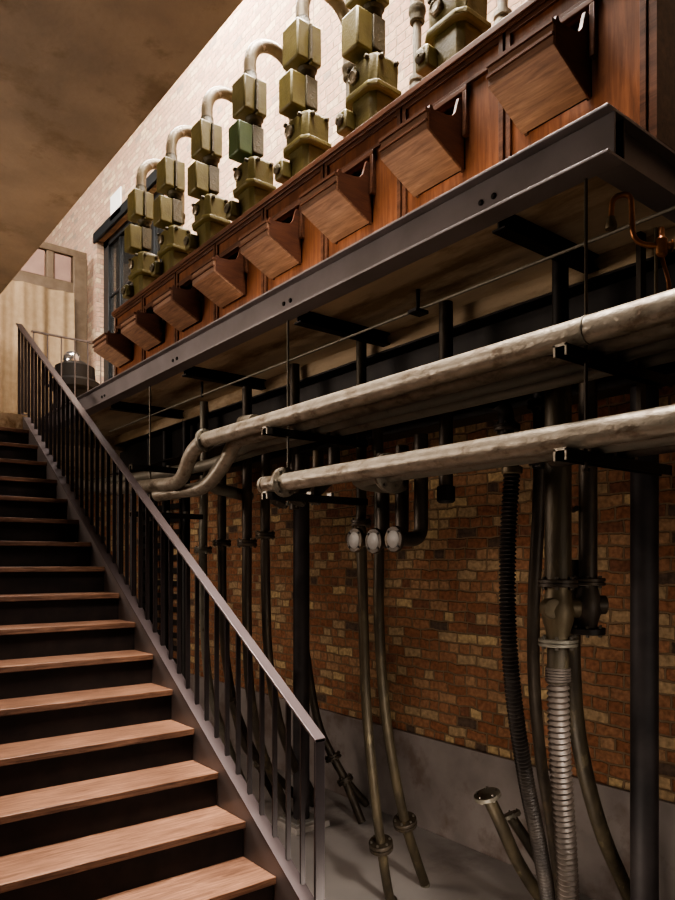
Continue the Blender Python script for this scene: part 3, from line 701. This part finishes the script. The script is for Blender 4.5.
# second vertical with black tee
mx = D(588, 560, 3.4); x, y = mx.x, mx.y
t = thing('vertical_pipe', 'dark vertical pipe ending in a black cast tee and blank flange beside the thick pipe', 'pipe', (x, y, H-.33))
MB().cyl((x, y, H-.08), (x, y, H+1.2), .043, 26).build('upper_pipe', 'dpipe', t)
flange((x, y, H-.09), Z, .08, .035, t, m='dpipe')
MB().lathe((x, y, H-.31), Z, [(0, .04), (.04, .05), (.08, .062), (.13, .062), (.17, .05), (.20, .045)]).build('tee_body', 'dpipe', t)
MB().lathe((x, y, H-.20), (.75, -.66, 0), [(0, .045), (.08, .045), (.085, .038)]).build('tee_branch', 'dpipe', t)
flange((x, y, H-.325), Z, .08, .03, t, m='black', pair=False)
# slim dark pipes behind
lean([(541, 385, 3.3), (541, 430, 3.3), (538, 520, 3.35), (534, 600, 3.4), (534, 680, 3.5), (541, 760, 3.7), (552, 830, 3.85), (565, 920, 4.0), (575, 960, 4.1)], .030, 'dpipe', 'slim brown pipe between the black hose and the thick pipe, curving behind them')
t = vpipe([D(541, 383, 3.26), D(541, 400, 3.26), D(541, 468, 3.26)], .036, 'black', 'black flanged pipe behind the right end of the lower rack')
flange(D(541, 405, 3.26), Z, .06, .04, t, m='black'); flange(D(541, 462, 3.26), Z, .055, .03, t, m='black')
lean([(573, 560, 3.5), (572, 640, 3.5), (576, 718, 3.55), (587, 780, 3.65), (603, 835, 3.75), (622, 880, 3.9), (650, 950, 4.05)], .040, 'gpipe', 'stout green brown pipe sweeping down right past the column, in front of the cement dado')
# flanged stubs
for pts, r, lb in (([(488, 797, 4.1), (500, 822, 4.12), (517, 860, 4.18), (540, 897, 4.22), (565, 930, 4.26)], .038, 'flanged pipe stub rising from the floor, nearer of two at the dado'),
                   ([(511, 817, 4.5), (525, 838, 4.45), (540, 862, 4.4), (570, 905, 4.5)], .034, 'flanged pipe stub behind the nearer one, half hidden at the dado')):
    P = [D(*p) for p in pts]; P[-1].z = 0
    t = pipe('pipe_stub', spline(P), r, 'gpipe', lb, 'pipe', loc=P[-1])
    ax = (P[0]-P[1]).normalized()
    flange(P[0]+ax*.01, ax+Vector((0, 0, .5)), r*2.05, .026, t, m='pipe2', pair=False, bolts=5)
# horizontal black stubs on the wall behind
for (px_, py_) in ((577, 508),):
    q = D(px_, py_, 3.3); tag(MB().cyl(q, q+Vector((.12, .1, 0)), .012, 10).build('wall_bracket', 'black'), 'small black bracket between the two flanged vertical pipes', 'bracket')

# copper sprinkler fixture top right
t = thing('copper_fitting', 'old copper pipe fitting with a bent neck and bell head under the slab at right', 'pipe fitting', tuple(D(645, 300, 2.35)))
MB().tube(fillet([D(611, 222, 2.35), D(612, 197, 2.35), D(631, 193, 2.35), D(633, 243, 2.35), D(662, 247, 2.35)], .055), .009, 12).build('bent_neck', 'copper', t)
MB().lathe(D(611, 217, 2.35), (0, 0, -1), [(0, .012), (.015, .016), (.03, .02), (.04, .018), (.042, .01)]).build('bell_head', 'brass', t)
m_ = MB(); q = D(661, 246, 2.35); m_.lathe(q+Vector((0, 0, -.04)), Z, [(0, .012), (.01, .02), (.06, .02), (.07, .012), (.10, .01)]); m_.lathe(q, (.8, -.6, 0), [(0, .014), (.03, .014), (.032, .02), (.036, .02)])
m_.build('valve', 'copper', t)
MB().tube(fillet([D(661, 255, 2.35), D(667, 275, 2.35), D(669, 285, 2.35), D(669, 292, 2.35)], .03), .007, 10).build('supply_pipe', 'copper', t)
MB().cyl(D(656, 228, 2.35), D(656, 300, 2.35), .006, 10).build('side_pipe', 'brass', t)
p1 = D(641, 230, 2.8)
tag(MB().box((p1.x-.02, p1.y-.01, H+.6), (p1.x+.02, p1.y+.01, H+1.3)).build('flat_bar', 'dpipe'), 'flat upright metal bar behind the copper fitting', 'bar')

# cable ladder behind the balusters
q = D(188, 560, 7.2)
t = thing('cable_ladder', 'black metal cable ladder fixed upright on the brick wall behind the balusters', 'cable ladder', (XW-.06, 9.1, 0))
for yy in (8.5, 8.9, 9.3, 9.7): MB().box((XW-.09, yy, .0), (XW-.05, yy+.05, H+1.0)).build('upright', 'black', t)
for k in range(16): MB().box((XW-.10, 8.5, .35+k*.17), (XW-.085, 9.75, .35+k*.17+.07)).build('rung', 'black', t)

# ------------------------------------------------------------------ light
wd = bpy.data.worlds.new('world'); bpy.context.scene.world = wd; wd.use_nodes = True
bg = wd.node_tree.nodes['Background']; bg.inputs['Color'].default_value = (1.0, .90, .80, 1); bg.inputs['Strength'].default_value = .05
def area(name, loc, target, sx, sy, power, color=(1, .9, .8)):
    l = bpy.data.lights.new(name, 'AREA'); l.shape = 'RECTANGLE'; l.size = sx; l.size_y = sy; l.energy = power; l.color = color
    o = bpy.data.objects.new(name, l); col.objects.link(o); o.location = loc
    o.rotation_euler = (Vector(target)-Vector(loc)).to_track_quat('-Z', 'Y').to_euler(); return o
area('skylight', (3.45, 7.0, 9.8), (2.6, 6.8, 0), 1.6, 17, 2700, (1, .93, .86))
l = area('upper_wall_fill', (-2.0, 8.0, 9.3), (4.2, 8.0, 6.3), 14, 1.2, 900, (1, .93, .86))  # unseen lamp added to light the upper wall from the front
l = area('stair_skylight', (1.5, 2.3, 8.6), (1.5, 3.0, 0), 1.4, 2.0, 190, (1, .90, .82)); l.data.spread = math.radians(60)
l = area('stair_slant_fill', (3.9, 3.2, 8.6), (.9, 4.0, 1.2), 1.2, 9, 800, (1, .90, .84)); l.data.spread = math.radians(90)  # extra aimed lamp added beside the skylight to brighten the stairs
l = area('left_fill', (-2.7, 7.2, 3.3), (2.2, 5.6, 4.1), 4.0, 1.0, 220, (1, .86, .76))  # unseen lamp added low at left to light the bin undersides
l = area('low_wall_fill', (2.25, 2.0, .35), (4.2, 3.9, .75), .5, .4, 13, (1, .88, .77))  # out-of-view lamp added to brighten the foot of the brick wall
l = area('low_fill', (2.3, -.9, 1.7), (3.3, 4.0, .5), 1.2, 1.0, 5, (1, .90, .82)); l.data.spread = math.radians(80)
sl = bpy.data.lights.new('floor_fill_spot', 'SPOT'); sl.energy = 240; sl.spot_size = math.radians(40); sl.spot_blend = 1; sl.shadow_soft_size = .15; sl.color = (1, .92, .84)  # unseen spot added to brighten the floor under the platform
so = bpy.data.objects.new('floor_fill_spot', sl); col.objects.link(so); so.location = (1.9, .6, 2.3)
so.rotation_euler = (Vector((2.95, 3.9, 0))-so.location).to_track_quat('-Z', 'Y').to_euler()
sc = bpy.context.scene
sc.view_settings.view_transform = 'AgX'; sc.view_settings.look = 'AgX - High Contrast'; sc.view_settings.exposure = .12
for o in bpy.data.objects:
    if '_o' in o: del o['_o']
